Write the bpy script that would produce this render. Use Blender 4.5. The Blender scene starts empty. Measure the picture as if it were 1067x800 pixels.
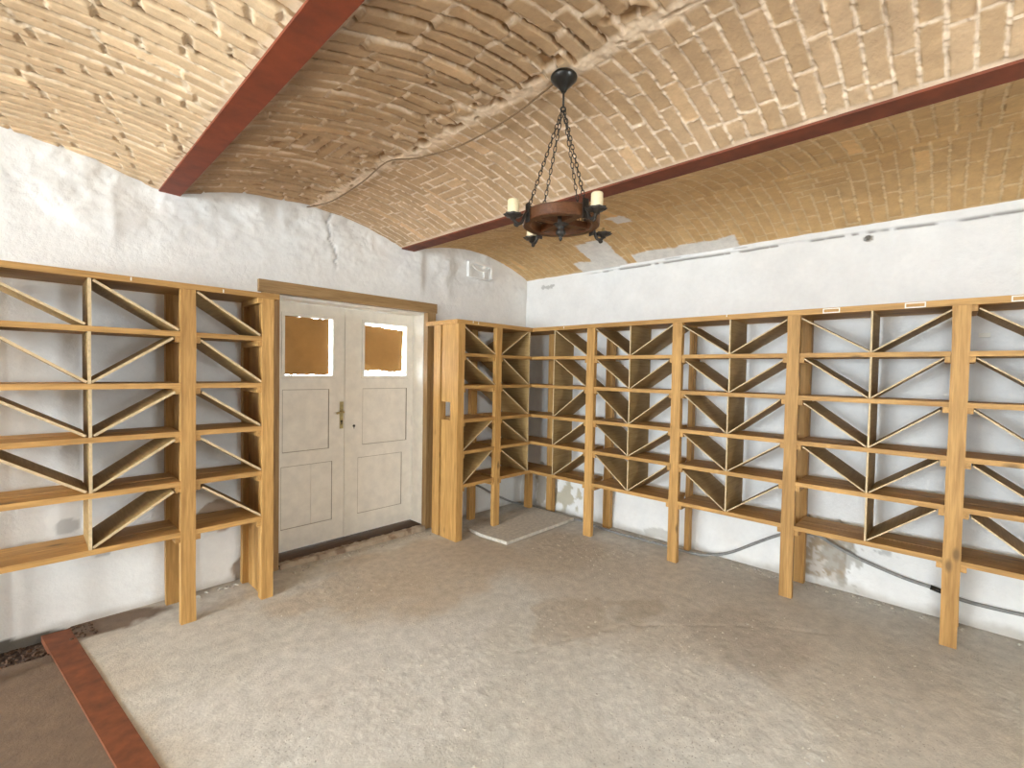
import bpy, bmesh, math, random
import numpy as np
from mathutils import Vector, Matrix

random.seed(7)
SC = bpy.context.scene
COL = SC.collection

# ------------------------------------------------------------------ helpers
def tag(o, label, cat, group=None, kind=None):
    if label: o['label'] = label
    if cat: o['category'] = cat
    if group: o['group'] = group
    if kind: o['kind'] = kind
    return o

def empty(name, loc=(0, 0, 0)):
    o = bpy.data.objects.new(name, None)
    o.empty_display_size = 0.1
    COL.objects.link(o); o.location = loc
    return o

def link_mesh(name, me, mat, parent=None):
    if mat: me.materials.append(mat)
    o = bpy.data.objects.new(name, me)
    COL.objects.link(o)
    if parent:
        o.parent = parent
        o.location = -parent_world(parent)
    return o

def parent_world(p):
    v = Vector((0, 0, 0))
    while p:
        v += p.location; p = p.parent
    return v

def obj(name, bm, mat, parent=None, smooth=False, bevel=0.0, seg=2):
    if bevel:
        bmesh.ops.bevel(bm, geom=[e for e in bm.edges if e.calc_face_angle(0) > 0.5],
                        offset=bevel, segments=seg, affect='EDGES', profile=0.5)
    bmesh.ops.recalc_face_normals(bm, faces=bm.faces)
    if smooth:
        for f in bm.faces: f.smooth = True
    me = bpy.data.meshes.new(name)
    bm.to_mesh(me); bm.free()
    return link_mesh(name, me, mat, parent)

def add_box(bm, x0, x1, y0, y1, z0, z1):
    x0, x1 = sorted((x0, x1)); y0, y1 = sorted((y0, y1)); z0, z1 = sorted((z0, z1))
    v = [bm.verts.new(p) for p in [(x0, y0, z0), (x1, y0, z0), (x1, y1, z0), (x0, y1, z0),
                                   (x0, y0, z1), (x1, y0, z1), (x1, y1, z1), (x0, y1, z1)]]
    for f in [(0, 3, 2, 1), (4, 5, 6, 7), (0, 1, 5, 4), (1, 2, 6, 5), (2, 3, 7, 6), (3, 0, 4, 7)]:
        bm.faces.new([v[i] for i in f])

def add_prism(bm, pts_a, pts_b):
    a = [bm.verts.new(p) for p in pts_a]; b = [bm.verts.new(p) for p in pts_b]
    n = len(a)
    bm.faces.new(a); bm.faces.new(list(reversed(b)))
    for i in range(n):
        bm.faces.new([a[i], b[i], b[(i + 1) % n], a[(i + 1) % n]])

def add_lathe(bm, prof, c, axis=Vector((0, 0, 1)), n=24):
    axis = Vector(axis).normalized()
    ref = Vector((1, 0, 0)) if abs(axis.x) < 0.9 else Vector((0, 1, 0))
    e1 = axis.cross(ref).normalized(); e2 = axis.cross(e1)
    rings = []
    for r, h in prof:
        rings.append([bm.verts.new(Vector(c) + axis * h + (e1 * math.cos(t) + e2 * math.sin(t)) * max(r, 1e-4))
                      for t in [2 * math.pi * k / n for k in range(n)]])
    for i in range(len(rings) - 1):
        for k in range(n):
            bm.faces.new([rings[i][k], rings[i][(k + 1) % n], rings[i + 1][(k + 1) % n], rings[i + 1][k]])
    bm.faces.new(rings[0]); bm.faces.new(list(reversed(rings[-1])))

def smooth_path(pts, sub=6):
    P = [Vector(p) for p in pts]; out = []
    for i in range(len(P) - 1):
        p0 = P[max(i - 1, 0)]; p1 = P[i]; p2 = P[i + 1]; p3 = P[min(i + 2, len(P) - 1)]
        for k in range(sub):
            t = k / sub
            out.append(0.5 * ((2 * p1) + (p2 - p0) * t + (2 * p0 - 5 * p1 + 4 * p2 - p3) * t * t
                              + (3 * p1 - p0 - 3 * p2 + p3) * t ** 3))
    out.append(P[-1])
    return out

def add_tube(bm, pts, r, n=8, closed=False):
    P = [Vector(p) for p in pts]; m = len(P); rings = []
    prev = None
    for i in range(m):
        if closed: d = P[(i + 1) % m] - P[i - 1]
        else: d = P[min(i + 1, m - 1)] - P[max(i - 1, 0)]
        d.normalize()
        if prev is None:
            ref = Vector((0, 0, 1)) if abs(d.z) < 0.9 else Vector((1, 0, 0))
            e1 = d.cross(ref).normalized()
        else:
            e1 = (prev - d * prev.dot(d)).normalized()
        prev = e1; e2 = d.cross(e1)
        rr = r[i] if isinstance(r, (list, tuple)) else r
        rings.append([bm.verts.new(P[i] + (e1 * math.cos(t) + e2 * math.sin(t)) * rr)
                      for t in [2 * math.pi * k / n for k in range(n)]])
    for i in range(m if closed else m - 1):
        a = rings[i]; b = rings[(i + 1) % m]
        for k in range(n):
            bm.faces.new([a[k], a[(k + 1) % n], b[(k + 1) % n], b[k]])
    if not closed:
        bm.faces.new(rings[0]); bm.faces.new(list(reversed(rings[-1])))

# ---- numpy noise
def h2(i, j, s=0):
    i = np.asarray(i, dtype=np.int64); j = np.asarray(j, dtype=np.int64)
    n = (i * 374761393 + j * 668265263 + s * 974711) & 0x7fffffff
    n = ((n ^ (n >> 13)) * 1274126177) & 0x7fffffff
    n = ((n ^ (n >> 15)) * 461845907) & 0x7fffffff
    n = n ^ (n >> 14)
    return (n & 0xffff) / 65535.0

def vn(x, y, s=0):
    xi = np.floor(x).astype(np.int64); yi = np.floor(y).astype(np.int64)
    fx = x - xi; fy = y - yi
    fx = fx * fx * (3 - 2 * fx); fy = fy * fy * (3 - 2 * fy)
    a = h2(xi, yi, s); b = h2(xi + 1, yi, s); c = h2(xi, yi + 1, s); d = h2(xi + 1, yi + 1, s)
    return (a * (1 - fx) + b * fx) * (1 - fy) + (c * (1 - fx) + d * fx) * fy

def fbm(x, y, s=0, o=4):
    r = 0; a = 0.5; t = 0
    for k in range(o):
        r = r + a * vn(x * 2 ** k + 17.3 * k, y * 2 ** k + 5.1 * k, s + k * 31); t += a; a *= 0.5
    return r / t

def sst(a, b, x):
    t = np.clip((x - a) / (b - a), 0, 1)
    return t * t * (3 - 2 * t)

def grid_mesh(name, P, C, mat, mask=None, parent=None, flip=False, extra=None):
    """P (nu,nv,3), C (nu,nv,3): one displaced sheet as a single mesh; extra = list of boxes joined to it"""
    nu, nv = P.shape[:2]
    idx = np.arange(nu * nv).reshape(nu, nv)
    q = np.stack([idx[:-1, :-1], idx[1:, :-1], idx[1:, 1:], idx[:-1, 1:]], axis=-1).reshape(-1, 4)
    if mask is not None: q = q[mask.reshape(-1)]
    if flip: q = q[:, ::-1]
    V = P.reshape(-1, 3); K = C.reshape(-1, 3)
    ns = len(q)
    if extra:
        for (x0, x1, y0, y1, z0, z1, col) in extra:
            b = len(V)
            V = np.vstack([V, [(x0, y0, z0), (x1, y0, z0), (x1, y1, z0), (x0, y1, z0),
                               (x0, y0, z1), (x1, y0, z1), (x1, y1, z1), (x0, y1, z1)]])
            K = np.vstack([K, [col] * 8])
            q = np.vstack([q, np.array([(0, 3, 2, 1), (4, 5, 6, 7), (0, 1, 5, 4), (1, 2, 6, 5), (2, 3, 7, 6), (3, 0, 4, 7)]) + b])
    me = bpy.data.meshes.new(name)
    me.vertices.add(len(V)); me.vertices.foreach_set('co', V.astype(np.float32).ravel())
    me.loops.add(q.size); me.loops.foreach_set('vertex_index', q.astype(np.int32).ravel())
    me.polygons.add(len(q)); me.polygons.foreach_set('loop_start', np.arange(0, q.size, 4, dtype=np.int32))
    sm = np.zeros(len(q), dtype=bool); sm[:ns] = True
    me.update(calc_edges=True)
    me.polygons.foreach_set('use_smooth', sm)
    at = me.color_attributes.new('tone', 'FLOAT_COLOR', 'POINT')
    at.data.foreach_set('color', np.hstack([K, np.ones((len(K), 1))]).astype(np.float32).ravel())
    me.validate()
    return link_mesh(name, me, mat, parent)

# ------------------------------------------------------------------ materials
def mat_new(name, rough=0.8):
    m = bpy.data.materials.new(name); m.use_nodes = True
    nt = m.node_tree; b = nt.nodes['Principled BSDF']
    b.inputs['Roughness'].default_value = rough
    return m, nt, b

def N(nt, t, **kw):
    n = nt.nodes.new(t)
    for k, v in kw.items():
        if k in n.inputs: n.inputs[k].default_value = v
        else: setattr(n, k, v)
    return n

def bump(nt, b, src, dist=0.002, strength=1.0):
    bp = N(nt, 'ShaderNodeBump', Distance=dist, Strength=strength)
    nt.links.new(src, bp.inputs['Height']); nt.links.new(bp.outputs[0], b.inputs['Normal'])

def mix(nt, fac, a, c, mode='MIX'):
    n = nt.nodes.new('ShaderNodeMix'); n.data_type = 'RGBA'; n.blend_type = mode
    for s, v in ((n.inputs[0], fac), (n.inputs[6], a), (n.inputs[7], c)):
        if hasattr(v, 'links') or isinstance(v, bpy.types.NodeSocket): nt.links.new(v, s)
        elif isinstance(v, (int, float)): s.default_value = v
        else: s.default_value = (*v, 1)
    return n.outputs[2]

def ramp(nt, src, stops):
    r = nt.nodes.new('ShaderNodeValToRGB')
    e = r.color_ramp.elements
    while len(e) < len(stops): e.new(0.5)
    for k, (p, c) in enumerate(stops):
        e[k].position = p; e[k].color = (*c, 1) if len(c) == 3 else c
    nt.links.new(src, r.inputs[0]); return r.outputs[0]

def toned(name, rough, nscale, ndist, vary=0.25, detail=6, grit=False):
    m, nt, b = mat_new(name, rough)
    a = N(nt, 'ShaderNodeAttribute'); a.attribute_name = 'tone'
    tc = N(nt, 'ShaderNodeTexCoord')
    n1 = N(nt, 'ShaderNodeTexNoise', Scale=nscale, Detail=detail, Roughness=0.65)
    nt.links.new(tc.outputs['Object'], n1.inputs['Vector'])
    n2 = N(nt, 'ShaderNodeTexNoise', Scale=nscale * 0.18, Detail=5.0, Roughness=0.6)
    nt.links.new(tc.outputs['Object'], n2.inputs['Vector'])
    lo = 1 - vary; hi = 1 + vary * 0.6
    g = ramp(nt, n2.outputs['Fac'], [(0.3, (lo, lo, lo)), (0.7, (hi, hi, hi))])
    g2 = ramp(nt, n1.outputs['Fac'], [(0.3, (1 - vary * .5,) * 3), (0.65, (1 + vary * .2,) * 3)])
    c = mix(nt, 1.0, a.outputs['Color'], g, 'MULTIPLY')
    c = mix(nt, 1.0, c, g2, 'MULTIPLY')
    if grit:                                                     # small dark pits and stones, in drifts
        vo = N(nt, 'ShaderNodeTexVoronoi', Scale=75.0); nt.links.new(tc.outputs['Object'], vo.inputs['Vector'])
        dr = N(nt, 'ShaderNodeTexNoise', Scale=2.2, Detail=4.0); nt.links.new(tc.outputs['Object'], dr.inputs['Vector'])
        sp = ramp(nt, vo.outputs['Distance'], [(0.16, (1, 1, 1)), (0.30, (0, 0, 0))])
        df = ramp(nt, dr.outputs['Fac'], [(0.46, (0, 0, 0)), (0.62, (.65, .65, .65))])
        pick = ramp(nt, vo.outputs['Color'], [(0.45, (0, 0, 0)), (0.55, (1, 1, 1))])
        f = mix(nt, 1.0, mix(nt, 1.0, sp, df, 'MULTIPLY'), pick, 'MULTIPLY')
        c = mix(nt, f, c, (0.20, 0.17, 0.13))
    nt.links.new(c, b.inputs['Base Color'])
    bump(nt, b, n1.outputs['Fac'], ndist, 1.0)
    return m

M_BRICK = toned('limewashed_brick', 0.9, 70, 0.0022, 0.14)
M_PLASTER = toned('white_plaster', 0.88, 26, 0.004, 0.06)
M_FLOOR = toned('rough_concrete', 0.8, 80, 0.0025, 0.19, grit=True)

def plain(name, col, rough=0.5, metal=0.0, nscale=30, vary=0.2, dist=0.0008):
    m, nt, b = mat_new(name, rough)
    b.inputs['Metallic'].default_value = metal
    tc = N(nt, 'ShaderNodeTexCoord')
    n = N(nt, 'ShaderNodeTexNoise', Scale=nscale, Detail=5.0, Roughness=0.6)
    nt.links.new(tc.outputs['Object'], n.inputs['Vector'])
    c = ramp(nt, n.outputs['Fac'], [(0.3, tuple(v * (1 - vary) for v in col)), (0.7, tuple(min(1, v * (1 + vary * .5)) for v in col))])
    nt.links.new(c, b.inputs['Base Color'])
    if dist: bump(nt, b, n.outputs['Fac'], dist)
    return m

EDGE_COL = (0.62, 0.47, 0.27)
def wood(name, axis, light, dark, knots=True, rough=0.62):
    m, nt, b = mat_new(name, rough)
    tc = N(nt, 'ShaderNodeTexCoord'); oi = N(nt, 'ShaderNodeObjectInfo')
    off = N(nt, 'ShaderNodeVectorMath', operation='SCALE'); off.inputs['Scale'].default_value = 37.0
    cmb = N(nt, 'ShaderNodeCombineXYZ')
    for k in range(3): nt.links.new(oi.outputs['Random'], cmb.inputs[k])
    nt.links.new(cmb.outputs[0], off.inputs[0])
    add = N(nt, 'ShaderNodeVectorMath', operation='ADD')
    nt.links.new(tc.outputs['Object'], add.inputs[0]); nt.links.new(off.outputs[0], add.inputs[1])
    mp = N(nt, 'ShaderNodeMapping')
    sc = [14.0, 14.0, 14.0]; sc[axis] = 0.9
    mp.inputs['Scale'].default_value = sc
    nt.links.new(add.outputs[0], mp.inputs['Vector'])
    n1 = N(nt, 'ShaderNodeTexNoise', Scale=1.6, Detail=6.0, Roughness=0.6, Distortion=0.8)
    nt.links.new(mp.outputs[0], n1.inputs['Vector'])
    wv = N(nt, 'ShaderNodeTexNoise', Scale=7.0, Detail=3.0, Roughness=0.5, Distortion=0.3)
    nt.links.new(mp.outputs[0], wv.inputs['Vector'])
    c = ramp(nt, n1.outputs['Fac'], [(0.28, dark), (0.66, light)])
    g = ramp(nt, wv.outputs['Fac'], [(0.35, (0.84, 0.80, 0.74)), (0.6, (1.05, 1.05, 1.05))])
    c = mix(nt, 1.0, c, g, 'MULTIPLY')
    # board to board tone
    rr = ramp(nt, oi.outputs['Random'], [(0.0, (0.86, 0.84, 0.80)), (1.0, (1.1, 1.1, 1.12))])
    c = mix(nt, 1.0, c, rr, 'MULTIPLY')
    if knots:
        mk = N(nt, 'ShaderNodeMapping'); s2 = [6.0, 6.0, 6.0]; s2[axis] = 2.6
        mk.inputs['Scale'].default_value = s2
        nt.links.new(add.outputs[0], mk.inputs['Vector'])
        vo = N(nt, 'ShaderNodeTexVoronoi', Scale=1.0); nt.links.new(mk.outputs[0], vo.inputs['Vector'])
        kf = ramp(nt, vo.outputs['Distance'], [(0.05, (.85, .85, .85)), (0.13, (0, 0, 0))])
        c = mix(nt, kf, c, tuple(v * 0.42 for v in dark))
    nt.links.new(c, b.inputs['Base Color'])
    bump(nt, b, wv.outputs['Fac'], 0.0012, 0.6)
    return m

PL = (0.57, 0.33, 0.105); PD = (0.36, 0.188, 0.048)
PINE = [wood('pine_along_x', 0, PL, PD), wood('pine_along_y', 1, PL, PD), wood('pine_along_z', 2, PL, PD)]
HB = [wood('thin_board_x', 0, (0.42, 0.285, 0.115), (0.34, 0.215, 0.078), False, 0.7),
      wood('thin_board_y', 1, (0.42, 0.285, 0.115), (0.34, 0.215, 0.078), False, 0.7)]
M_EDGE = plain('pale_cut_edge', EDGE_COL, 0.7, 0.0, 45, 0.2)
TRIMW = wood('casing_timber', 2, (0.42, 0.27, 0.12), (0.27, 0.16, 0.06), False)
TRIMX = wood('casing_timber_head', 0, (0.42, 0.27, 0.12), (0.27, 0.16, 0.06), False)
SILL = wood('threshold_timber', 0, (0.12, 0.066, 0.03), (0.05, 0.027, 0.012), False, 1.0)
WHEEL = wood('dark_turned_wood', 0, (0.125, 0.048, 0.018), (0.06, 0.022, 0.009), False, 0.32)

M_RED = plain('red_oxide_paint', (0.235, 0.045, 0.012), 0.65, 0.0, 9, 0.3)
M_REDFLOOR = plain('worn_red_paint', (0.19, 0.056, 0.017), 0.8, 0.0, 14, 0.4)
M_DOOR = plain('old_white_gloss', (0.83, 0.78, 0.68), 0.5, 0.0, 11, 0.10, 0.0015)
M_GAP = plain('grimy_joint', (0.38, 0.32, 0.235), 0.8, 0.0, 11, 0.2)
M_COVER = plain('brown_cardboard', (0.46, 0.245, 0.072), 0.8, 0.0, 6, 0.15)
M_BRASS = plain('dull_brass', (0.50, 0.40, 0.18), 0.45, 0.7, 60, 0.3)
M_IRON = plain('blackened_iron', (0.045, 0.036, 0.028), 0.5, 0.6, 80, 0.4)
M_BLACK = plain('dark_bronze', (0.02, 0.017, 0.013), 0.3, 0.4, 40, 0.3)
M_WAX = plain('cream_candle_sleeve', (0.70, 0.57, 0.35), 0.5, 0.0, 50, 0.12)
M_CABLE = plain('grey_conduit', (0.24, 0.235, 0.22), 0.5, 0.0, 40, 0.25)
M_CORD = plain('brown_cord', (0.20, 0.12, 0.055), 0.7, 0.0, 60, 0.2)
M_LABEL = plain('off_white_plastic', (0.80, 0.78, 0.70), 0.5, 0.0, 40, 0.05)
M_SLAB = plain('grey_cement_board', (0.60, 0.555, 0.47), 0.85, 0.0, 30, 0.25, 0.003)
M_STEEL = plain('bare_grey_steel', (0.30, 0.29, 0.27), 0.45, 0.7, 50, 0.3)
M_CRUMB = plain('cement_crumbs', (0.50, 0.465, 0.40), 0.9, 0.0, 60, 0.35)
M_SOIL = plain('dark_damp_rubble', (0.10, 0.055, 0.03), 0.95, 0.0, 25, 0.5, 0.006)
M_GLASS, _nt, _b = mat_new('window_glass', 0.05)
_b.inputs['Transmission Weight'].default_value = 1.0; _b.inputs['IOR'].default_value = 1.1

# ------------------------------------------------------------------ room shell
XW, YS = -9.13, -5.7           # west and south wall faces
BEAMS = [(-5.40, -5.285), (-3.54, -3.425), (-1.735, -1.602), (-7.265, -7.15)]
ZB = 2.66                     # underside of the beams

def fine(a, lim, b, s1, s2):
    u = np.arange(a, lim, s1); w = np.arange(lim, b + s2 * .5, s2)
    return np.concatenate([u, w])

QU = {'mid': [(-2.36, -2.03, 1.06, 1.36), (-3.13, -2.80, 0.98, 1.22)], 'right': [(-0.80, -0.50, 2.90, 3.20)], 'left': []}

def vault_bay(x0, x1, z0, zc, z1, style, tones, label, sy=0.0048, sx=0.0066):
    xc = 0.5 * (x0 + x1); hw = 0.5 * (x1 - x0)
    xs = np.linspace(x0, x1, int((x1 - x0) / sx)); t = fine(-0.02, 4.35, -YS + 0.05, sy, 0.03)
    X, T = np.meshgrid(xs, t, indexing='ij')
    u = (X - xc) / hw
    base = (z0 + (z1 - z0) * (u + 1) / 2) + (zc - 0.5 * (z0 + z1)) * (1 - np.abs(u) ** 2.1)
    sd = {'mid': 11, 'left': 23, 'right': 37}[style]
    L, p = 0.262, 0.0755
    S = X - xc; Tr = T
    if style == 'left':
        a = math.radians(17); S, Tr = (X - x1) * math.cos(a) + T * math.sin(a), -(X - x1) * math.sin(a) + T * math.cos(a)
    side = (X > xc).astype(np.int64)
    wob = 0.020 * (fbm(S * 1.6 + 40 + side * 9, Tr * 1.1, sd) - .5) + 0.0045 * (vn(S * 7, Tr * 9, sd + 3) - .5)
    tt = Tr + wob + side * 0.031
    row = np.floor(tt / p); ft = tt - row * p
    jit = (h2(row, side, sd + 1) - .5) * 0.010
    ft = ft + jit * np.sin(np.pi * ft / p)
    for (ax0, ax1, at0, at1) in QU[style]:                       # patches where the bricks run the other way
        inq = (X > ax0) & (X < ax1) & (T > at0) & (T < at1)
        tt = np.where(inq, X + 5.0, tt)
        row = np.where(inq, np.floor(tt / p) + 500, row); ft = np.where(inq, tt - np.floor(tt / p) * p, ft)
        S = np.where(inq, Tr, S)
    ss = S + h2(row, side, sd + 2) * L + 0.012 * (vn(S * 6, Tr * 6, sd + 8) - .5)
    # bricks of this row vary in length a little
    col = np.floor(ss / L); fs = ss - col * L
    fs = fs + (h2(row, col, sd + 5) - .5) * 0.05 * np.sin(np.pi * fs / L)
    en = 0.004 * (vn(S * 90, Tr * 90, sd + 9) - .5) + 0.0045 * (vn(S * 30, Tr * 30, sd + 10) - .5)
    rough = np.where(X < xc, 1.0, 0.15) if style == 'mid' else (np.full_like(X, 0.55) if style == 'left' else np.full_like(X, 0.12))
    mo = np.where(rough > .3, 0.0070, 0.0042)
    d = np.minimum(np.minimum(ft, p - ft) - mo, np.minimum(fs, L - fs) - mo) + en
    prof = sst(-0.0005, 0.0045, d)
    bed = 1 - sst(-0.0005, 0.0050, np.minimum(ft, p - ft) - mo + en)
    r1 = h2(row, col, sd + 6); r2 = h2(row, col, sd + 7); r3 = h2(row, col, sd + 8)
    hb = 0.007 + 0.009 * (0.35 + rough) * (r1 - .5) + 0.016 * rough * (fs / L - .5) * (r2 - .5) * 2 \
        + 0.16 * rough * (ft - p / 2) * (r3 - 0.35)
    hb = hb + 0.003 * (fbm(S * 22, Tr * 22, sd + 12) - .5)
    mn = fbm(S * 38, Tr * 38, sd + 13, 3)
    hm = 0.003 + 0.012 * (mn - .5)
    sq = sst(0.50, 0.62, fbm(S * 34, Tr * 34, sd + 14, 3) - 0.05 * (rough > .3))          # squeezed out mortar
    hm = hm - 0.005 * (rough > .3) + sq * np.where(rough > .3, 0.006, 0.0065)
    # open joints
    cav = sst(0.30, 0.50, vn(S * 3.2 + 3, row * 7.31, sd + 15)) * bed * np.where(rough > .3, 1.0, 0.15)
    cav = cav * (1 - 0.6 * sq)
    H = prof * hb + (1 - prof) * hm - 0.012 * np.clip(cav, 0, 1)
    # missing chips
    chipn = vn(S * 6.5, Tr * 12, sd + 21)
    chip = sst(0.90, 0.94, chipn) * np.where(rough > .8, 1.0, np.where(rough > .3, 0.35 * (h2(row, col, sd + 77) > .88), 0.1))
    H = H - 0.010 * chip * prof
    seam = 0
    if style in ('mid', 'right'):
        xs0 = -2.565 if style == 'mid' else -0.80
        ds = np.abs(X - xs0 + 0.03 * (vn(T * 5, T * 0 + 2, sd + 31) - .5))
        wS = 0.036 if style == 'mid' else 0.012
        seam = 1 - sst(wS * 0.6, wS * 1.5, ds + 0.03 * (vn(X * 22, T * 22, sd + 32) - .5))
        lump = 0.030 * (fbm(X * 19, T * 19, sd + 33, 4) - .40)
        if style == 'right': lump = -0.004 + 0 * X
        H = H * (1 - seam) + seam * lump
        if style == 'mid':
            H = H - 0.010 * sst(0.02, -0.05, X - xs0)             # left half sits higher
            near = np.exp(-((X - xs0) / 0.13) ** 2) * sst(0.30, -0.02, X - xs0 - 0.02)
            hole = sst(0.68, 0.75, vn(X * 22, T * 17, sd + 34)) * near * (X < xs0 + .02)
            H = H - 0.03 * hole
            chip = np.maximum(chip, hole)
    if style == 'mid': H = H + 0.026 * np.exp(-(((X + 2.575) / 0.10) ** 2 + ((T - 2.504) / 0.12) ** 2))   # mortar round the lamp hook
    # smooth mortar fillet beside the flanges
    fil = np.maximum(sst(0.055, 0.025, X - x0 + 0.02 * (vn(T * 14, T * 0, sd + 41) - .5)),
                     sst(0.055, 0.025, x1 - X + 0.02 * (vn(T * 14, T * 0 + 7, sd + 42) - .5)))
    H = H * (1 - fil) + fil * 0.006 * (fbm(X * 20, T * 20, sd + 43, 3))
    # plaster patches on the right hand bay
    patch = 0 * X
    if style == 'right':
        nz = 0.09 * (fbm(X * 9, T * 9, 77, 3) - .5)
        def rect(ax0, ax1, at0, at1):
            return sst(0.0, 0.02, np.minimum(np.minimum(X - ax0, ax1 - X), np.minimum(T - at0, at1 - T)) + nz)
        patch = np.maximum(rect(-0.50, 0.02, 1.00, 1.36), rect(-0.86, -0.68, 1.62, 1.76))
        patch = np.maximum(patch, rect(-0.16, 0.05, 0.8, 2.4) * (vn(T * 3, T * 0, 5) > .35))
        H = H * (1 - patch) + patch * 0.008
    # colour
    cb1, cb2, cm, cc = [np.array(c) for c in tones]
    k = h2(row, col, sd + 50)[..., None]
    C = cb1 * (1 - k) + cb2 * k
    pale = (h2(row, col, sd + 51) > 0.965)[..., None]
    C = np.where(pale, C * 1.25, C)
    dirt = sst(0.55, 0.8, fbm(X * 2.2, T * 2.2, sd + 52))[..., None] * 0.16
    C = C * (1 - dirt)
    w = (1 - prof)[..., None]
    C = C * (1 - w) + cm * w
    sm_ = (np.clip(fil, 0, 1) * .8)[..., None]
    C = C * (1 - sm_) + cm * sm_
    if style == 'mid':
        sw = (seam * 0.75)[..., None]; C = C * (1 - sw) + cm * 1.05 * sw
    cv = np.clip(np.maximum(cav * 0.9, chip * 0.85), 0, 1)[..., None]
    C = C * (1 - cv) + cc * cv
    pw = patch[..., None]; C = C * (1 - pw) + np.array((0.72, 0.69, 0.63)) * pw
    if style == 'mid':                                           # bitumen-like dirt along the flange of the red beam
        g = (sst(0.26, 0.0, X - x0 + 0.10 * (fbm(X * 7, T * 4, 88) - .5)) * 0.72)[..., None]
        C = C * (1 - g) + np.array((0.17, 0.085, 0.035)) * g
    # displace along the vault normal (downwards is proud)
    dz = np.gradient(base, xs, axis=0)
    nl = np.sqrt(1 + dz * dz)
    P = np.stack([X + H * dz / nl, -T, base - H / nl], axis=-1)
    o = grid_mesh('ceiling', P, C, M_BRICK, flip=False)
    return tag(o, label, 'ceiling', kind='structure')

TL = ((0.70, 0.505, 0.30), (0.64, 0.44, 0.25), (0.73, 0.575, 0.39), (0.26, 0.135, 0.045))
TM = ((0.585, 0.395, 0.228), (0.505, 0.33, 0.175), (0.77, 0.605, 0.43), (0.26, 0.13, 0.04))
TR = ((0.61, 0.40, 0.18), (0.55, 0.345, 0.145), (0.66, 0.48, 0.26), (0.33, 0.20, 0.09))
vault_bay(BEAMS[2][1] - 0.02, 0.01, 2.668, 2.815, 2.628, 'right', TR, 'brick vault bay of the ceiling against the right hand wall')
vault_bay(BEAMS[1][1] - 0.02, BEAMS[2][0] + 0.02, 2.668, 2.826, 2.668, 'mid', TM, 'brick vault bay of the ceiling over the door, with the chandelier')
vault_bay(BEAMS[0][1] - 0.02, BEAMS[1][0] + 0.02, 2.668, 2.815, 2.668, 'left', TL, 'brick vault bay of the ceiling left of the red beam')
vault_bay(BEAMS[3][1] - 0.02, BEAMS[0][0] + 0.02, 2.668, 2.815, 2.668, 'left', TL, 'brick vault bay of the ceiling, second from the left end of the room', 0.03, 0.03)
vault_bay(XW, BEAMS[3][0] + 0.02, 2.668, 2.815, 2.668, 'left', TL, 'brick vault bay of the ceiling furthest left', 0.03, 0.03)

bm = bmesh.new(); add_box(bm, XW - 0.4, 0.4, YS - 0.4, 0.5, 2.93, 3.08)  # unseen slab added above the vaults to keep outside light out
tag(obj('ceiling', bm, M_PLASTER), 'flat unseen slab added over the brick vaults to block light', 'ceiling', kind='structure')

# steel beams: a true I section
M_REDSHADE = plain('shade_darkened_red_oxide_paint', (0.165, 0.036, 0.010), 0.7, 0.0, 9, 0.35)  # darker red for one beam, partly shade put into the paint colour
def ibeam(x0, x1, label, paint=M_RED):
    bm = bmesh.new(); c = (x0 + x1) / 2; w = 0.006; h = 0.2; f = 0.011
    pr = [(x0, 0), (x1, 0), (x1, f), (c + w, f + 0.01), (c + w, h - f), (x1, h - f), (x1, h), (x0, h), (x0, h - f), (c - w, h - f), (c - w, f + 0.01), (x0, f)]
    add_prism(bm, [(x, 0.10, ZB + z) for x, z in pr], [(x, YS - 0.10, ZB + z) for x, z in pr])
    return tag(obj('steel_beam', bm, paint, bevel=0.002), label, 'beam', 'steel beams under the brick vaults')
ibeam(*BEAMS[1], 'broad red painted steel beam under the vaults, left of the chandelier')
ibeam(*BEAMS[2], 'red steel beam under the vaults, coloured darker partly for shade, running behind the chandelier to the right', M_REDSHADE)
ibeam(*BEAMS[0], 'red painted steel beam left of the picture, nearest to its edge')
ibeam(*BEAMS[3], 'red painted steel beam nearest to the far left window')

# ---- wall with the door (y = 0)
WHITE = np.array((0.78, 0.77, 0.735))
DX0, DX1, DZ = -2.822, -1.447, 2.105
def vault_top(X):
    return 2.93 + 0 * X
xs = np.concatenate([np.arange(XW, -4.6, 0.05), np.arange(-4.6, DX0 - 0.005, 0.014), np.linspace(DX0, DX1, 99), np.arange(DX1 + 0.012, 0.03, 0.014)])
zs = np.concatenate([np.linspace(-0.08, DZ, 150), np.arange(DZ + 0.012, 2.95, 0.012)])
X, Z = np.meshgrid(xs, zs, indexing='ij')
up = sst(2.15, 2.55, Z)
lump = (fbm(X * 2.6, Z * 2.6, 101, 3) - .5) * (0.010 + 0.010 * up) + (fbm(X * 16, Z * 16, 102, 5) - .5) * (0.0015 + 0.010 * up * (.4 + sst(.4, .6, fbm(X * 2.3, Z * 2.3, 107, 3))))
flake = sst(0.56, 0.60, fbm(X * 4.5, Z * 6, 103, 4)) * up
t1 = fbm(X * 3.1, Z * 4.2, 103, 5); t2 = fbm(X * 6 + 5, Z * 7, 108, 5)
upq = np.clip(up * sst(2.25, 2.6, Z + 0.35 * (fbm(X * 1.7, X * 0, 109, 3) - .5)) + 0.6 * sst(.55, .7, fbm(X * 1.3 + 2, Z * 1.5, 110, 3)) * up, 0, 1)
for th_ in (.42, .50, .58, .66): lump = lump + upq * 0.0045 * sst(th_, th_ + .012, t1)
for th_ in (.45, .55, .65): lump = lump + upq * 0.003 * sst(th_, th_ + .014, t2)
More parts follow.
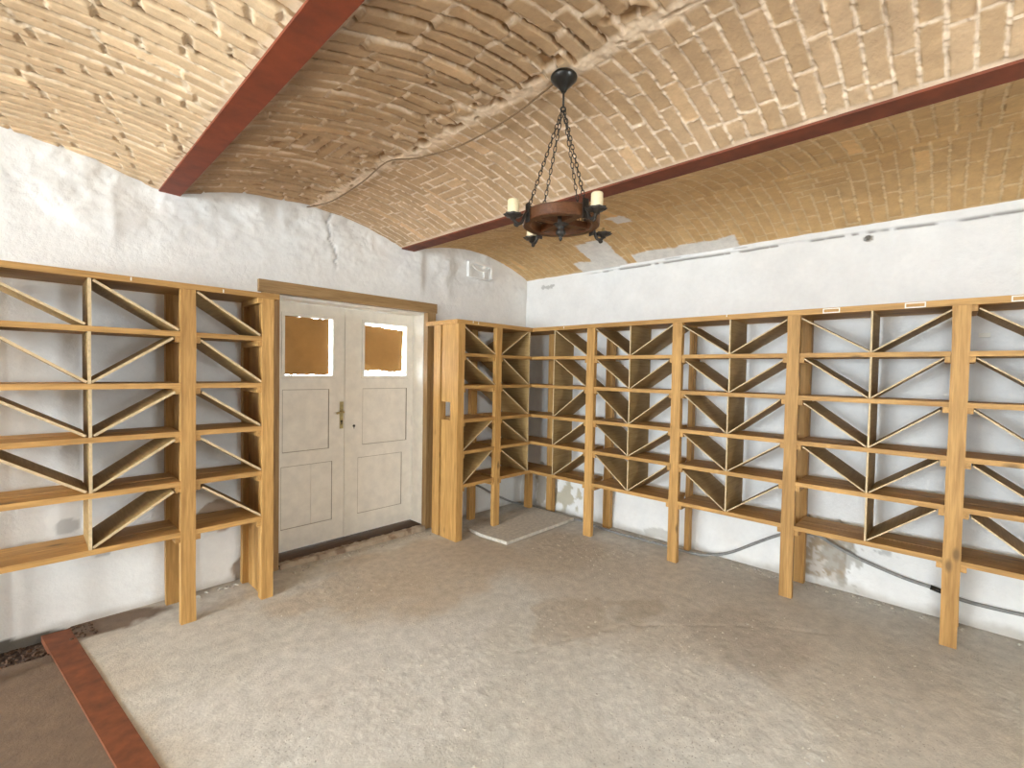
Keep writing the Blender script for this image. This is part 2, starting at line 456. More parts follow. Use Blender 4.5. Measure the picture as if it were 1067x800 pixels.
# crack below the hole of the cord
crx = -2.40 + 0.035 * np.sin(Z * 11) + 0.03 * (vn(Z * 30, Z * 0, 9) - .5)
crk = np.exp(-((X - crx) / 0.008) ** 2) * sst(2.36, 2.42, Z)
lump = lump - 0.008 * crk + 0.006 * sst(-0.01, 0.03, X - crx) * sst(0.25, 0.05, X - crx) * sst(2.36, 2.5, Z)
# raised seams right of the door and above the left rack
for cx_, w_, a_ in ((-1.50, 0.05, 0.014), (-1.20, 0.06, 0.010), (-3.76, 0.03, 0.006)):
    lump = lump + a_ * np.exp(-((X - cx_ - 0.05 * (fbm(Z * 4, Z * 0 + cx_, 12) - .5)) / w_) ** 2) * sst(2.2, 2.35, Z)
edge = np.minimum(np.minimum(np.abs(X - DX0), np.abs(X - DX1)), np.abs(Z - DZ) + np.where((X < DX0) | (X > DX1), 9, 0))
lump = lump * sst(0.0, 0.12, edge)
corner = sst(-0.06, 0.0, X)
Yw = -np.clip(lump, -0.03, 0.035) * (1 - 0.6 * corner)
C = np.ones(X.shape + (3,)) * WHITE
base_d = sst(0.06, 0.0, Z + 0.10 * (fbm(X * 5, Z * 5, 104) - .5))[..., None] * 0.55
C = C * (1 - base_d) + np.array((0.34, 0.28, 0.21)) * base_d
def blotch(cx_, cz_, rx_, rz_, s_, thr=0.0):
    q = 1 - np.sqrt(((X - cx_) / rx_) ** 2 + ((Z - cz_) / rz_) ** 2) + 0.9 * (fbm(X * 9, Z * 9, s_, 4) - .5)
    return sst(thr, thr + 0.12, q)
k = np.maximum(blotch(-3.22, 0.50, 0.17, 0.11, 201), blotch(-2.98, 0.05, 0.15, 0.14, 202))
Yw = Yw + 0.012 * k
C = C * (1 - k[..., None] * .9) + np.array((0.36, 0.27, 0.19)) * k[..., None] * .9
k = blotch(-3.97, 0.60, 0.07, 0.05, 203, .2) + blotch(-3.82, 0.40, 0.05, 0.02, 204, .2)
C = C * (1 - .38 * np.clip(k, 0, 1)[..., None])
k = np.maximum(blotch(-4.35, -0.04, 0.42, 0.075, 205), sst(-4.0, -4.06, X) * sst(0.022, 0.008, Z + 0.02 * (fbm(X * 9, Z * 9, 206) - .5)))
C = C * (1 - k[..., None] * .85) + np.array((0.05, 0.038, 0.02)) * k[..., None] * .85
k = crk[..., None] * .5; C = C * (1 - k)
mx = (xs[:-1] + xs[1:]) / 2; mz = (zs[:-1] + zs[1:]) / 2
MX, MZ = np.meshgrid(mx, mz, indexing='ij')
mask = ~((MX > DX0) & (MX < DX1) & (MZ < DZ) & (MZ > -0.1))
wc = tuple(WHITE)
wn = grid_mesh('wall_north', np.stack([X, Yw, Z], -1), C, M_PLASTER, mask, extra=[
    (XW - 0.4, DX0, 0.001 + 0.03, 0.48, -0.08, 2.95, wc), (DX1, 0.4, 0.03, 0.48, -0.08, 2.95, wc), (DX0, DX1, 0.03, 0.48, DZ, 2.95, wc)])
tag(wn, 'lumpy white plastered wall with the double door', 'wall', kind='structure')

# ---- right hand wall (x = 0)
ts = np.concatenate([np.arange(-0.03, 4.6, 0.014), np.arange(4.6, -YS + 0.05, 0.06)])
zs = np.concatenate([np.arange(-0.08, 2.46, 0.0125), np.arange(2.46, 2.72, 0.0055), np.arange(2.72, 2.96, 0.03)])
T, Z = np.meshgrid(ts, zs, indexing='ij')
H = (fbm(T * 1.3, Z * 1.3, 301, 4) - .5) * 0.016 + (fbm(T * 9, Z * 9, 302, 4) - .5) * 0.004
H = H + 0.05 * sst(0.45, 0.02, Z)                               # plaster thickens towards the floor
led = 2.592 - 0.008 * (T - 2.2) + 0.018 * (fbm(T * 3, T * 0, 303) - .5)
on = sst(0.75, 1.2, T) * sst(4.9, 4.7, T)
H = H + 0.016 * sst(-0.002, 0.008, Z - led) * on
gap = np.exp(-((Z - led + 0.004) / 0.007) ** 2) * on * sst(0.28, 0.40, vn(T * 6, T * 0, 304) * .6 + vn(T * 23, T * 0, 305) * .4)
gap2 = np.exp(-((Z - led - 0.024) / 0.005) ** 2) * on * sst(0.52, 0.62, vn(T * 5, T * 0 + 4, 306)) * sst(2.9, 2.4, T)
H = H - 0.016 * gap - 0.008 * gap2
C = np.ones(T.shape + (3,)) * np.array((0.78, 0.775, 0.75))
g = (np.clip(gap + gap2 * .7, 0, 1) * .8)[..., None]; C = C * (1 - g) + np.array((0.16, 0.13, 0.10)) * g
def blot(ct, cz_, rt, rz_, s_, thr=0.0, am=0.9, fr=9):
    q = 1 - np.sqrt(((T - ct) / rt) ** 2 + ((Z - cz_) / rz_) ** 2) + am * (fbm(T * fr, Z * fr, s_, 4) - .5)
    return sst(thr, thr + 0.12, q)
def stain(k, col, am=.9):
    global C
    k = np.clip(k, 0, 1)[..., None] * am; C = C * (1 - k) + np.array(col) * k
# eroded plaster under the rack beside the third post
k = blot(3.04, 0.24, 0.20, 0.30, 311, .1, 1.3, 13); H = H - 0.014 * k; stain(k * (.55 + .45 * sst(.4, .6, fbm(T * 30, Z * 30, 321, 3))), (0.31, 0.235, 0.15), .95)
stain(blot(3.18, 0.22, 0.14, 0.20, 312, .25, 1.8, 22), (0.34, 0.31, 0.26), .7)
k = blot(0.62, 0.14, 0.30, 0.22, 313, .3, 1.9, 12); H = H - 0.008 * k; stain(k, (0.40, 0.35, 0.22), .75)
k = blot(0.30, 0.25, 0.10, 0.28, 314, .2, 1.6, 14); stain(k, (0.30, 0.25, 0.18), .7)
stain(blot(1.75, 0.06, 0.18, 0.06, 315, .1, 1.2), (0.42, 0.40, 0.35), .6)
stain(blot(3.255, 2.54, 0.03, 0.028, 316, .15, 1.0, 20), (0.22, 0.19, 0.15), .8)
stain(blot(0.33, 2.53, 0.14, 0.035, 317, .35, 1.9, 24), (0.30, 0.29, 0.27), .6)
stain(blot(3.42, 0.33, 0.10, 0.03, 318, .4, 1.6, 20), (0.3, 0.3, 0.29), .6)
bd = sst(0.075, 0.0, Z + 0.11 * (fbm(T * 7, Z * 7, 319) - .5)) * .8
stain(bd, (0.40, 0.36, 0.30), .8)
P = np.stack([-H, -T, Z], -1)
we = grid_mesh('wall_east', P, C, M_PLASTER, flip=True, extra=[(0.03, 0.4, YS - 0.4, 0.5, -0.08, 2.95, (0.8, 0.79, 0.76))])
tag(we, 'smooth white wall on the right behind the long wine rack', 'wall', kind='structure')

# ---- the two walls behind the camera, with windows
def wall_with_hole(name, axis, pos, out, a0, a1, holes, label):
    bm = bmesh.new()
    def bx(u0, u1, z0, z1):
        if u1 - u0 < 1e-4: return
        if axis == 'x': add_box(bm, pos, pos + out, u0, u1, z0, z1)
        else: add_box(bm, u0, u1, pos, pos + out, z0, z1)
    cur = a0
    for (h0, h1, z0, z1) in sorted(holes):
        bx(cur, h0, -0.08, 2.95); bx(h0, h1, -0.08, z0); bx(h0, h1, z1, 2.95); cur = h1
    bx(cur, a1, -0.08, 2.95)
    o = obj(name, bm, M_PLAINWALL)
    return tag(o, label, 'wall', kind='structure')
M_PLAINWALL = plain('white_limewash', (0.79, 0.775, 0.735), 0.88, 0, 12, 0.05, 0.003)
WIN3 = (-3.05, -2.45, 0.95, 2.20)        # in the south wall (x range, z range)
WIN1 = (-2.8, -0.7, 0.75, 2.50)        # in the west wall (y range, z range)
WIN2 = (-5.1, -3.9, 0.75, 2.50)        # in the west wall too
wall_with_hole('wall_west', 'x', XW, -0.4, YS, 0.0, [WIN1, WIN2], 'white wall with two windows on the left, outside the photograph')
wall_with_hole('wall_south', 'y', YS, -0.4, XW, 0.0, [WIN3], 'white wall behind the camera with one small window')
def window(name, axis, pos, rng, label):
    r = empty(name, (pos, rng[0], rng[2]) if axis == 'x' else (rng[0], pos, rng[2]))
    tag(r, label, 'window', kind='structure')
    u0, u1, z0, z1 = rng; w = 0.06
    bm = bmesh.new()
    def bx(a, b, c, d):
        if axis == 'x': add_box(bm, pos - .03, pos + .03, a, b, c, d)
        else: add_box(bm, a, b, pos - .03, pos + .03, c, d)
    bx(u0, u0 + w, z0, z1); bx(u1 - w, u1, z0, z1); bx(u0 + w, u1 - w, z0, z0 + w); bx(u0 + w, u1 - w, z1 - w, z1)
    bx((u0 + u1) / 2 - .03, (u0 + u1) / 2 + .03, z0 + w, z1 - w)
    obj('window_frame', bm, M_DOOR, r, bevel=0.004)
window('window_1', 'x', XW - 0.25, WIN1, 'two light window in the far left wall, nearer the door wall')
window('window_2', 'x', XW - 0.25, WIN2, 'two light window in the far left wall, nearer the camera side')
window('window_3', 'y', YS - 0.25, WIN3, 'small window in the wall behind the camera')

# ---- floor
xs = np.concatenate([np.arange(XW - 0.05, -4.6, 0.06), np.arange(-4.6, 0.04, 0.0105)])
t = np.concatenate([np.arange(-0.03, 4.35, 0.0105), np.arange(4.35, -YS + 0.1, 0.06)])
X, T = np.meshgrid(xs, t, indexing='ij')
H = 0.014 * (fbm(X * 1.1, T * 1.1, 401, 3) - .5)
coarse = sst(0.46, 0.62, fbm(X * 1.5 + 3, T * 1.5, 402, 4))
H = H + (0.0008 + 0.0018 * coarse) * (fbm(X * 26, T * 26, 403, 4) - .5) + 0.0018 * sst(.72, .85, vn(X * 47, T * 47, 404)) * (0.05 + coarse)
C = np.ones(X.shape + (3,)) * np.array((0.60, 0.575, 0.51))
warm = sst(0.42, 0.62, fbm(X * .9 + 9, T * .9, 405, 4))[..., None] * .45
C = C * (1 - warm) + np.array((0.52, 0.44, 0.335)) * warm
def fst(cx_, ct, rx_, rt, s_, col, am, thr=.1, fr=4, a=1.0):
    global C
    q = 1 - np.sqrt(((X - cx_) / rx_) ** 2 + ((T - ct) / rt) ** 2) + a * (fbm(X * fr, T * fr, s_, 5) - .5)
    k = (sst(thr, thr + .35, q) * am)[..., None]
    C = C * (1 - k) + np.array(col) * k
fst(-2.0, 0.75, 1.15, 0.62, 411, (0.50, 0.40, 0.28), .6, 0, 3)       # trodden sandy dirt before the door
fst(-0.95, 1.3, .6, .5, 419, (0.50, 0.42, 0.31), .45, 0, 3)
fst(-1.31, 2.28, 0.26, 0.20, 412, (0.36, 0.28, 0.18), .45, 0, 5, 1.6)
fst(-1.78, 2.05, 0.30, 0.30, 413, (0.40, 0.32, 0.22), .45, 0, 5, 1.6)
fst(-1.2, 2.95, 0.5, 0.5, 414, (0.40, 0.34, 0.27), .5, .1, 4)
fst(-3.0, 1.7, 0.8, 0.7, 415, (0.68, 0.66, 0.61), .6, 0, 3)
fst(-2.0, 2.9, 0.45, 0.5, 416, (0.66, 0.64, 0.58), .5, 0, 3)
fst(-0.55, 3.2, 0.5, 1.0, 417, (0.45, 0.42, 0.36), .4, 0, 3)
# long scar in the screed running towards the right
for (ax, at, bx_, bt) in ((-1.55, 2.35, -1.0, 2.9), (-1.0, 2.9, -0.75, 3.3), (-2.3, 2.0, -1.6, 2.3)):
    dx, dt = bx_ - ax, bt - at; L2 = dx * dx + dt * dt
    s = np.clip(((X - ax) * dx + (T - at) * dt) / L2, 0, 1)
    dd = np.hypot(X - ax - s * dx, T - at - s * dt) + 0.05 * (fbm(X * 14, T * 14, 421) - .5)
    H = H - 0.004 * sst(0.025, 0.0, dd + .03 * (vn(X * 9, T * 9, 422) - .3))
# dirt at the wall foot; darker brown left of the iron strip
k = (sst(0.16, 0.0, T + 0.12 * (fbm(X * 6, T * 6, 431) - .5)) * .55)[..., None]
C = C * (1 - k) + np.array((0.30, 0.24, 0.17)) * k
k = (sst(-0.16, -0.06, X - 0.03 + 0.1 * (fbm(X * 6, T * 6, 432) - .5)) * .55)[..., None]
C = C * (1 - k) + np.array((0.30, 0.26, 0.21)) * k
xe = -4.035 + 0.135 * (T - 0.1)
lf = sst(0.02, -0.03, X - xe)
H = H - 0.007 * lf
k = (lf * .90)[..., None]; C = C * (1 - k) + np.array((0.135, 0.078, 0.04)) * k
pit = sst(0.05, -0.02, X + 4.00) * sst(0.27, 0.21, T + 0.05 * (fbm(X * 9, T * 9, 433) - .5))
H = H - 0.04 * pit + 0.03 * pit * (fbm(X * 12, T * 12, 434, 4) - .3)
k = (pit * .9)[..., None]; C = C * (1 - k) + np.array((0.045, 0.024, 0.014)) * k
fst(-3.82, 0.09, 0.34, 0.15, 435, (0.13, 0.075, 0.04), .9, .05, 6)
FLOORH = (xs, t, H)
fl = grid_mesh('floor', np.stack([X, -T, H], -1), C, M_FLOOR, flip=True)
tag(fl, 'worn grey concrete floor with sandy stains', 'floor', kind='structure')
bm = bmesh.new(); add_box(bm, XW - 0.4, 0.4, YS - 0.4, 0.5, -0.28, -0.10)
tag(obj('floor', bm, M_SOIL), 'foundation under the concrete floor', 'floor', kind='structure')

def floor_z(x, y):
    i = min(np.searchsorted(xs, x), len(xs) - 1); j = min(np.searchsorted(t, -y), len(t) - 1)
    return float(H[i, j])

# ------------------------------------------------------------------ door casing and leaves
bm = bmesh.new(); add_box(bm, -2.93, DX0 + 0.012, -0.034, 0.028, 0.0, 2.105); 
c1 = obj('trim_1', bm, TRIMW, bevel=0.004); tag(c1, 'vertical timber casing board left of the double door', 'door casing', kind='structure')
bm = bmesh.new(); add_box(bm, DX1 - 0.006, -1.357, -0.034, 0.028, 0.0, 2.105)
c2 = obj('trim_2', bm, TRIMW, bevel=0.004); tag(c2, 'vertical timber casing board right of the double door', 'door casing', kind='structure')
bm = bmesh.new(); add_box(bm, -2.955, -1.345, -0.038, 0.028, 2.106, 2.196)
c3 = obj('trim_3', bm, TRIMX, bevel=0.004); tag(c3, 'horizontal timber casing board above the double door', 'door casing', kind='structure')
# white lining of the reveal
bm = bmesh.new()
add_box(bm, DX0, DX0 + 0.018, 0.0285, 0.46, 0.0, 2.10); 
trl = obj('trim_4', bm, M_DOOR, bevel=0.002); tag(trl, 'white painted jamb left of the door leaves', 'door jamb', kind='structure')
bm = bmesh.new(); add_box(bm, DX1 - 0.012, DX1 + 0.0, 0.0285, 0.46, 0.0, 2.10)
trr = obj('trim_5', bm, M_DOOR, bevel=0.002); tag(trr, 'white painted jamb right of the door leaves', 'door jamb', kind='structure')
bm = bmesh.new(); add_box(bm, DX0 + 0.018, DX1 - 0.012, 0.0285, 0.46, 2.085, 2.104)
trh = obj('trim_6', bm, M_DOOR, bevel=0.002); tag(trh, 'white painted jamb over the door leaves', 'door jamb', kind='structure')
bm = bmesh.new(); add_box(bm, DX0 + 0.0185, DX1 - 0.0125, 0.02, 0.30, -0.02, 0.040)
ths = obj('trim_7', bm, SILL, bevel=0.008); tag(ths, 'dark brown timber threshold under the double door', 'threshold', kind='structure')
# broken masonry step in front of the threshold
gx = np.linspace(DX0 + 0.02, DX1 - 0.015, 120); gt = np.linspace(-0.03, 0.09, 24)
GX, GT = np.meshgrid(gx, gt, indexing='ij')
GH = -0.03 + 0.066 * sst(0.075, 0.03, GT + 0.05 * (fbm(GX * 9, GT * 9, 71) - .5)) + 0.020 * (fbm(GX * 26, GT * 26, 72, 3) - .5)
GC = np.ones(GX.shape + (3,)) * np.array((0.42, 0.34, 0.25))
kk = sst(.5, .65, fbm(GX * 16, GT * 16, 73))[..., None]; GC = GC * (1 - kk) + np.array((0.22, 0.15, 0.10)) * kk
st = grid_mesh('trim_8', np.stack([GX, -GT, GH], -1), GC, M_FLOOR, flip=True)
tag(st, 'crumbling masonry edge in front of the door threshold', 'step', kind='structure')

YL = 0.195; TH = 0.045
def leaf(name, x0, x1, wx0, wx1, px0, px1, lx0, lx1, label, split):
    """one door leaf: x0..x1 leaf, wx window, px middle panel, lx lower panel"""
    z0, z1 = 0.047, 2.082
    WZ0, WZ1 = 1.49, 1.972; MZ0, MZ1 = 0.855, 1.372; LZ0, LZ1 = 0.225, 0.742
    r = empty(name, ((x0 + x1) / 2, YL + TH / 2, z0)); tag(r, label, 'door', kind='structure')
    bm = bmesh.new(); y0, y1 = YL, YL + TH
    # stiles and rails
    lx = min(wx0, px0, lx0); rx = max(wx1, px1, lx1)
    add_box(bm, x0, lx, y0, y1, z0, z1); add_box(bm, rx, x1, y0, y1, z0, z1)
    add_box(bm, lx, rx, y0, y1, WZ1, z1); add_box(bm, lx, rx, y0, y1, MZ1, WZ0)
    add_box(bm, lx, rx, y0, y1, LZ1, MZ0); add_box(bm, lx, rx, y0, y1, z0, LZ0)
    for a, b, c, d in ((wx0, wx1, WZ0, WZ1), (px0, px1, MZ0, MZ1), (lx0, lx1, LZ0, LZ1)):
        if a - lx > 1e-3: add_box(bm, lx, a, y0, y1, c, d)
        if rx - b > 1e-3: add_box(bm, b, rx, y0, y1, c, d)
    obj('leaf_frame', bm, M_DOOR, r, bevel=0.0035)
    bm = bmesh.new(); add_box(bm, px0 - .004, px1 + .004, y0 + 0.012, y0 + 0.03, MZ0 - .004, MZ1 + .004)
    obj('door_panel', bm, M_DOOR, r)
    bm = bmesh.new()
    if split:
        m = (lx0 + lx1) / 2 + 0.03
        add_box(bm, m - .004, m + .004, y0 + 0.012, y0 + 0.03, LZ0, LZ1)
        add_box(bm, lx0 - .004, m - .002, y0 + 0.007, y0 + 0.03, LZ0 - .004, LZ1 + .004)
        add_box(bm, m + .002, lx1 + .004, y0 + 0.007, y0 + 0.03, LZ0 - .004, LZ1 + .004)
    else: add_box(bm, lx0 - .004, lx1 + .004, y0 + 0.007, y0 + 0.03, LZ0 - .004, LZ1 + .004)
    obj('door_panel', bm, M_DOOR, r, bevel=0.0015)
    bm = bmesh.new(); g = 0.0045
    for a, b, c, d in ((px0, px1, MZ0, MZ1), (lx0, lx1, LZ0, LZ1)):
        for u0, u1, v0, v1 in ((a, b, d - g, d), (a, b, c, c + g), (a, a + g, c + g, d - g), (b - g, b, c + g, d - g)):
            add_box(bm, u0, u1, y0 + 0.003, y0 + 0.013, v0, v1)
    wq = 0.0255
    for u0, u1, v0, v1 in ((wx0 - wq, wx1 + wq, WZ1 + wq - .002, WZ1 + wq), (wx0 - wq, wx1 + wq, WZ0 - wq, WZ0 - wq + .002), (wx0 - wq, wx0 - wq + .002, WZ0 - wq, WZ1 + wq), (wx1 + wq - .002, wx1 + wq, WZ0 - wq, WZ1 + wq)):
        add_box(bm, u0, u1, y0 - 0.001, y0 + 0.004, v0, v1)
    o = obj('panel_joint', bm, M_GAP, r); o['label'] = 'grimy joint lines round the panels'
    # glazing bead around the window
    bm = bmesh.new(); w = 0.024
    for a, b, c, d in ((wx0 - w, wx1 + w, WZ1, WZ1 + w), (wx0 - w, wx1 + w, WZ0 - w, WZ0), (wx0 - w, wx0, WZ0, WZ1), (wx1, wx1 + w, WZ0, WZ1)):
        add_box(bm, a, b, y0 - 0.010, y0 + 0.002, c, d)
    obj('glazing_bead', bm, M_DOOR, r, bevel=0.004)
    bm = bmesh.new(); add_box(bm, wx0 - .004, wx1 + .004, y0 + 0.026, y0 + 0.029, WZ0 - .004, WZ1 + .004)
    obj('glass_pane', bm, M_GLASS, r)
    return r, (wx0, wx1, WZ0, WZ1)

def ragged(name, pts, y, th, mat, parent, label=None):
    bm = bmesh.new(); out = []
    rnd = random.Random(3)
    for i in range(len(pts)):
        a = Vector(pts[i]); b = Vector(pts[(i + 1) % len(pts)])
        n = max(2, int((b - a).length / 0.025))
        for k in range(n):
            p = a.lerp(b, k / n)
            out.append((p.x + rnd.uniform(-.004, .004), p.y + rnd.uniform(-.004, .004)))
    add_prism(bm, [(x, y, z) for x, z in out], [(x, y + th, z) for x, z in out])
    o = obj(name, bm, mat, parent)
    if label: o['label'] = label
    return o

d1, w = leaf('door_1', DX0 + 0.020, -2.168, -2.690, -2.290, -2.705, -2.315, -2.715, -2.285,
             'left leaf of the white double door, with the brass handle', True)
ragged('window_cover', [(w[0] + .010, w[2] + .004), (w[1] - .022, w[2] + .004), (w[1] - .024, w[3] - .002), (w[0] + .002, w[3] + .004), (w[0] + .002, w[2] + .15)], YL + 0.0185, 0.004, M_COVER, d1, 'brown board covering the pane')
bm = bmesh.new(); add_box(bm, -2.222, -2.190, YL - 0.005, YL, 1.02, 1.258)
pl = obj('handle_plate', bm, M_BRASS, d1, bevel=0.002); pl['label'] = 'dull brass long plate'
bm = bmesh.new(); add_tube(bm, smooth_path([(-2.206, YL - .005, 1.168), (-2.206, YL - .045, 1.168), (-2.222, YL - .055, 1.168), (-2.262, YL - .055, 1.164), (-2.275, YL - .052, 1.160)]), 0.009, 10)
add_lathe(bm, [(0.016, 0), (0.016, 0.012), (0.011, 0.016)], (-2.206, YL - .005, 1.168), (0, -1, 0), 16)
hn = obj('door_handle', bm, M_BRASS, pl, smooth=True); hn['label'] = 'brass lever handle'
bm = bmesh.new(); add_lathe(bm, [(0.010, 0), (0.010, 0.004)], (-2.206, YL - .005, 1.085), (0, -1, 0), 14)
add_box(bm, -2.210, -2.202, YL - .0095, YL - .004, 1.055, 1.080)
obj('keyhole', bm, M_IRON, pl)
d2, w = leaf('door_2', -2.164, DX1 - 0.014, -1.990, -1.545, -2.003, -1.527, -2.046, -1.578,
             'right leaf of the white double door, with a torn bright edged window', False)
ragged('window_cover', [(w[0] + .004, w[2] + .042), (w[0] + .16, w[2] + .052), (w[0] + .25, w[2] + .036), (w[1] - .026, w[2] + .045), (w[1] - .030, w[2] + .2), (w[1] - .020, w[3] - .040), (w[0] + .15, w[3] - .022), (w[0] + .003, w[3] - .012)], YL + 0.0185, 0.004, M_COVER, d2, 'brown board covering the pane')
bm = bmesh.new(); add_box(bm, -2.180, -2.120, YL - 0.012, YL, 0.05, 2.08)
obj('astragal', bm, M_DOOR, d2, bevel=0.004)
bm = bmesh.new(); add_lathe(bm, [(0.012, 0), (0.012, 0.003)], (-2.085, YL, 1.035), (0, -1, 0), 14)
add_box(bm, -2.0875, -2.0825, YL - .0045, YL, 1.010, 1.040)
obj('keyhole', bm, M_IRON, d2)
bm = bmesh.new()
for zz in (0.35, 1.05, 1.85): add_lathe(bm, [(0.010, -0.045), (0.010, 0.045)], (DX1 - 0.020, YL - 0.006, zz), n=12)
obj('hinge', bm, M_DOOR, d2)

# ------------------------------------------------------------------ wine racks
class Rack:
    def __init__(s, name, wall, label, loc):
        s.r = empty(name, loc); s.wall = wall; tag(s.r, label, 'wine rack', 'pine wine racks along the walls')
        s.rnd = random.Random(hash_name(label))
    def m(s, u, d, z): return (u, -d, z) if s.wall == 'L' else (-d, -u, z)
    def along(s): return 0 if s.wall == 'L' else 1
    def prism(s, name, poly, d0, d1, mat, bev=0.002):
        bm = bmesh.new()
        add_prism(bm, [s.m(u, d0, z) for u, z in poly], [s.m(u, d1, z) for u, z in poly])
        return obj(name, bm, mat, s.r, bevel=bev)
    def box(s, name, u0, u1, d0, d1, z0, z1, mat, bev=0.0025):
        bm = bmesh.new()
        a = s.m(u0, d0, z0); b = s.m(u1, d1, z1)
        add_box(bm, a[0], b[0], a[1], b[1], a[2], b[2])
        return obj(name, bm, mat, s.r, bevel=bev)
    def post(s, u0, u1, d0, d1, z1, z0=0.0):
        # a slightly wavy squared post: rings of four corners up its height
        bm = bmesh.new(); n = 9; rings = []
        for i in range(n):
            z = z0 + (z1 - z0) * i / (n - 1)
            j = [s.rnd.uniform(-.0022, .0022) for _ in range(4)]
            rings.append([bm.verts.new(s.m(u, d, z)) for u, d in
                          ((u0 + j[0], d0), (u1 + j[1], d0), (u1 + j[2], d1 + j[3]), (u0 + j[0], d1 + j[3]))])
        for i in range(n - 1):
            for k in range(4):
                bm.faces.new([rings[i][k], rings[i][(k + 1) % 4], rings[i + 1][(k + 1) % 4], rings[i + 1][k]])
        bm.faces.new(rings[0]); bm.faces.new(rings[-1])
        return obj('post', bm, PINE[2], s.r, bevel=0.003)
    def shelf(s, u0, u1, d0, d1, ztop, th=0.030):
        bm = bmesh.new(); g = d0 + (d1 - d0) * 0.52; dz = s.rnd.uniform(-.002, .002)
        for a, b, o in ((d0, g - .003, dz), (g + .003, d1, 0)):
            p = s.m(u0, a, ztop - th + o); q = s.m(u1, b, ztop + o)
            add_box(bm, p[0], q[0], p[1], q[1], p[2], q[2])
        return obj('shelf', bm, PINE[s.along()], s.r, bevel=0.002)
    def cleat(s, u0, u1, d0, d1, ztop, h=0.034):
        return s.box('cleat', u0, u1, d0, d1, ztop - h, ztop, PINE[1 - s.along()], 0.002)
    def diag(s, ul, zl, ur, zr, d0, d1, th):
        ul += s.rnd.uniform(-.004, .006); ur += s.rnd.uniform(-.006, .004)
        zl += s.rnd.uniform(-.004, .004) * 0; zr += 0
        L = math.hypot(ur - ul, zr - zl); nx, nz = -(zr - zl) / L * th / 2, (ur - ul) / L * th / 2
        poly = [(ul - nx, zl - nz), (ur - nx, zr - nz), (ur + nx, zr + nz), (ul + nx, zl + nz)]
        o = s.prism('diagonal_board', poly, d0, d1, HB[1 - s.along()], 0)
        pale_edge(o, 1 if s.wall == 'L' else 0)
        return o

def pale_edge(o, axis):
    # the sawn front edge of a board is paler than its face
    o.data.materials.append(M_EDGE)
    for f in o.data.polygons:
        if abs(f.normal[axis]) > .9: f.material_index = 1

def hash_name(sx): return sum(ord(c) * (i + 1) for i, c in enumerate(sx))

def bay(R, ua, ub, tops, zrail, D, div, pat, th, cl=(True, True), back=0.075, depth_back=0.07, top_cleat=(False, False), divth=0.010, shelf_ext=(0, 0), only=None):
    """ua..ub clear span between posts; tops = shelf top heights downwards; pat[row] = (left, right) in '\\','/',''"""
    cw = 0.026; st = 0.030
    for i, z in enumerate(tops):
        R.shelf(ua - shelf_ext[0], ub + shelf_ext[1], back, D - 0.004, z, st)
        if cl[0]: R.cleat(ua, ua + cw, back + .02, D - 0.010, z - st - .0005)
        if cl[1]: R.cleat(ub - cw, ub, back + .02, D - 0.010, z - st - .0005)
    if top_cleat[0]: R.cleat(ua, ua + cw, back + .02, D - 0.010, zrail - .0005)
    if top_cleat[1]: R.cleat(ub - cw, ub, back + .02, D - 0.010, zrail - .0005)
    for i, z in enumerate(tops):
        hi = zrail if i == 0 else tops[i - 1] - st
        if div is not None:
            j = R.rnd.uniform(-.004, .004)
            pale_edge(R.prism('divider', [(div + j - divth / 2, z), (div + j + divth / 2, z), (div + j + divth / 2, hi), (div + j - divth / 2, hi)], depth_back, D - 0.006, HB[1 - R.along()], 0), 1 if R.wall == 'L' else 0)
        l, r = pat[i]
        e = th * 0.62
        ca = (cw if cl[0] and (i > 0 or top_cleat[0]) else 0) + 0.004
        cb = (cw if cl[1] and (i > 0 or top_cleat[1]) else 0) + 0.004
        m0 = (div - divth / 2 - .004) if div is not None else ub - .004
        m1 = (div + divth / 2 + .004) if div is not None else ua
        lo_, hi_ = z + e, hi - e
        k = R.rnd.uniform(0.0, 0.02)
        if l == '\\': R.diag(ua + ca, hi_ - k, m0, lo_, depth_back, D - 0.008, th)
        if l == '/': R.diag(ua + .004, lo_, m0 - (cb if div is None else 0), hi_, depth_back, D - 0.008, th)
        if r == '\\': R.diag(m1, hi_, ub - .004, lo_, depth_back, D - 0.008, th)
        if r == '/': R.diag(m1, lo_, ub - cb, hi_ - k, depth_back, D - 0.008, th)

B = '\\'
# -- rack left of the door
DL = 0.433
tl = [1.752, 1.447, 1.162, 0.865, 0.562]; zr = 2.003
A = Rack('wine_rack', 'L', 'tall pine wine rack on the left wall between the picture edge and the door', (-3.7, -0.25, 0))
for u0, u1, tk in ((-4.385, -4.305, .05), (-3.505, -3.430, .05), (-3.062, -2.990, .062)):
    A.post(u0, u1, DL - tk, DL, zr)
A.post(-4.385, -4.305, .045, .095, zr); A.post(-3.520, -3.440, .045, .095, zr); A.post(-3.075, -3.005, .045, .095, zr)
A.box('side_board', -3.040, -3.014, 0.097, DL - 0.064, 0.0, zr, PINE[2])
bm = bmesh.new()
A.box('top_board', -4.39, -2.955, 0.05, DL + .004, zr + .0005, 2.036, PINE[0])
bay(A, -4.305, -3.505, tl, zr, DL, -3.902, [(B, B), (B, '/'), (B, '/'), (B, '/'), ('', '/')], 0.013, back=.10, depth_back=.10, divth=.014)
bay(A, -3.430, -3.062, tl, zr, DL, None, [(B, '')] * 5, 0.013, back=.10, depth_back=.10, top_cleat=(False, True))
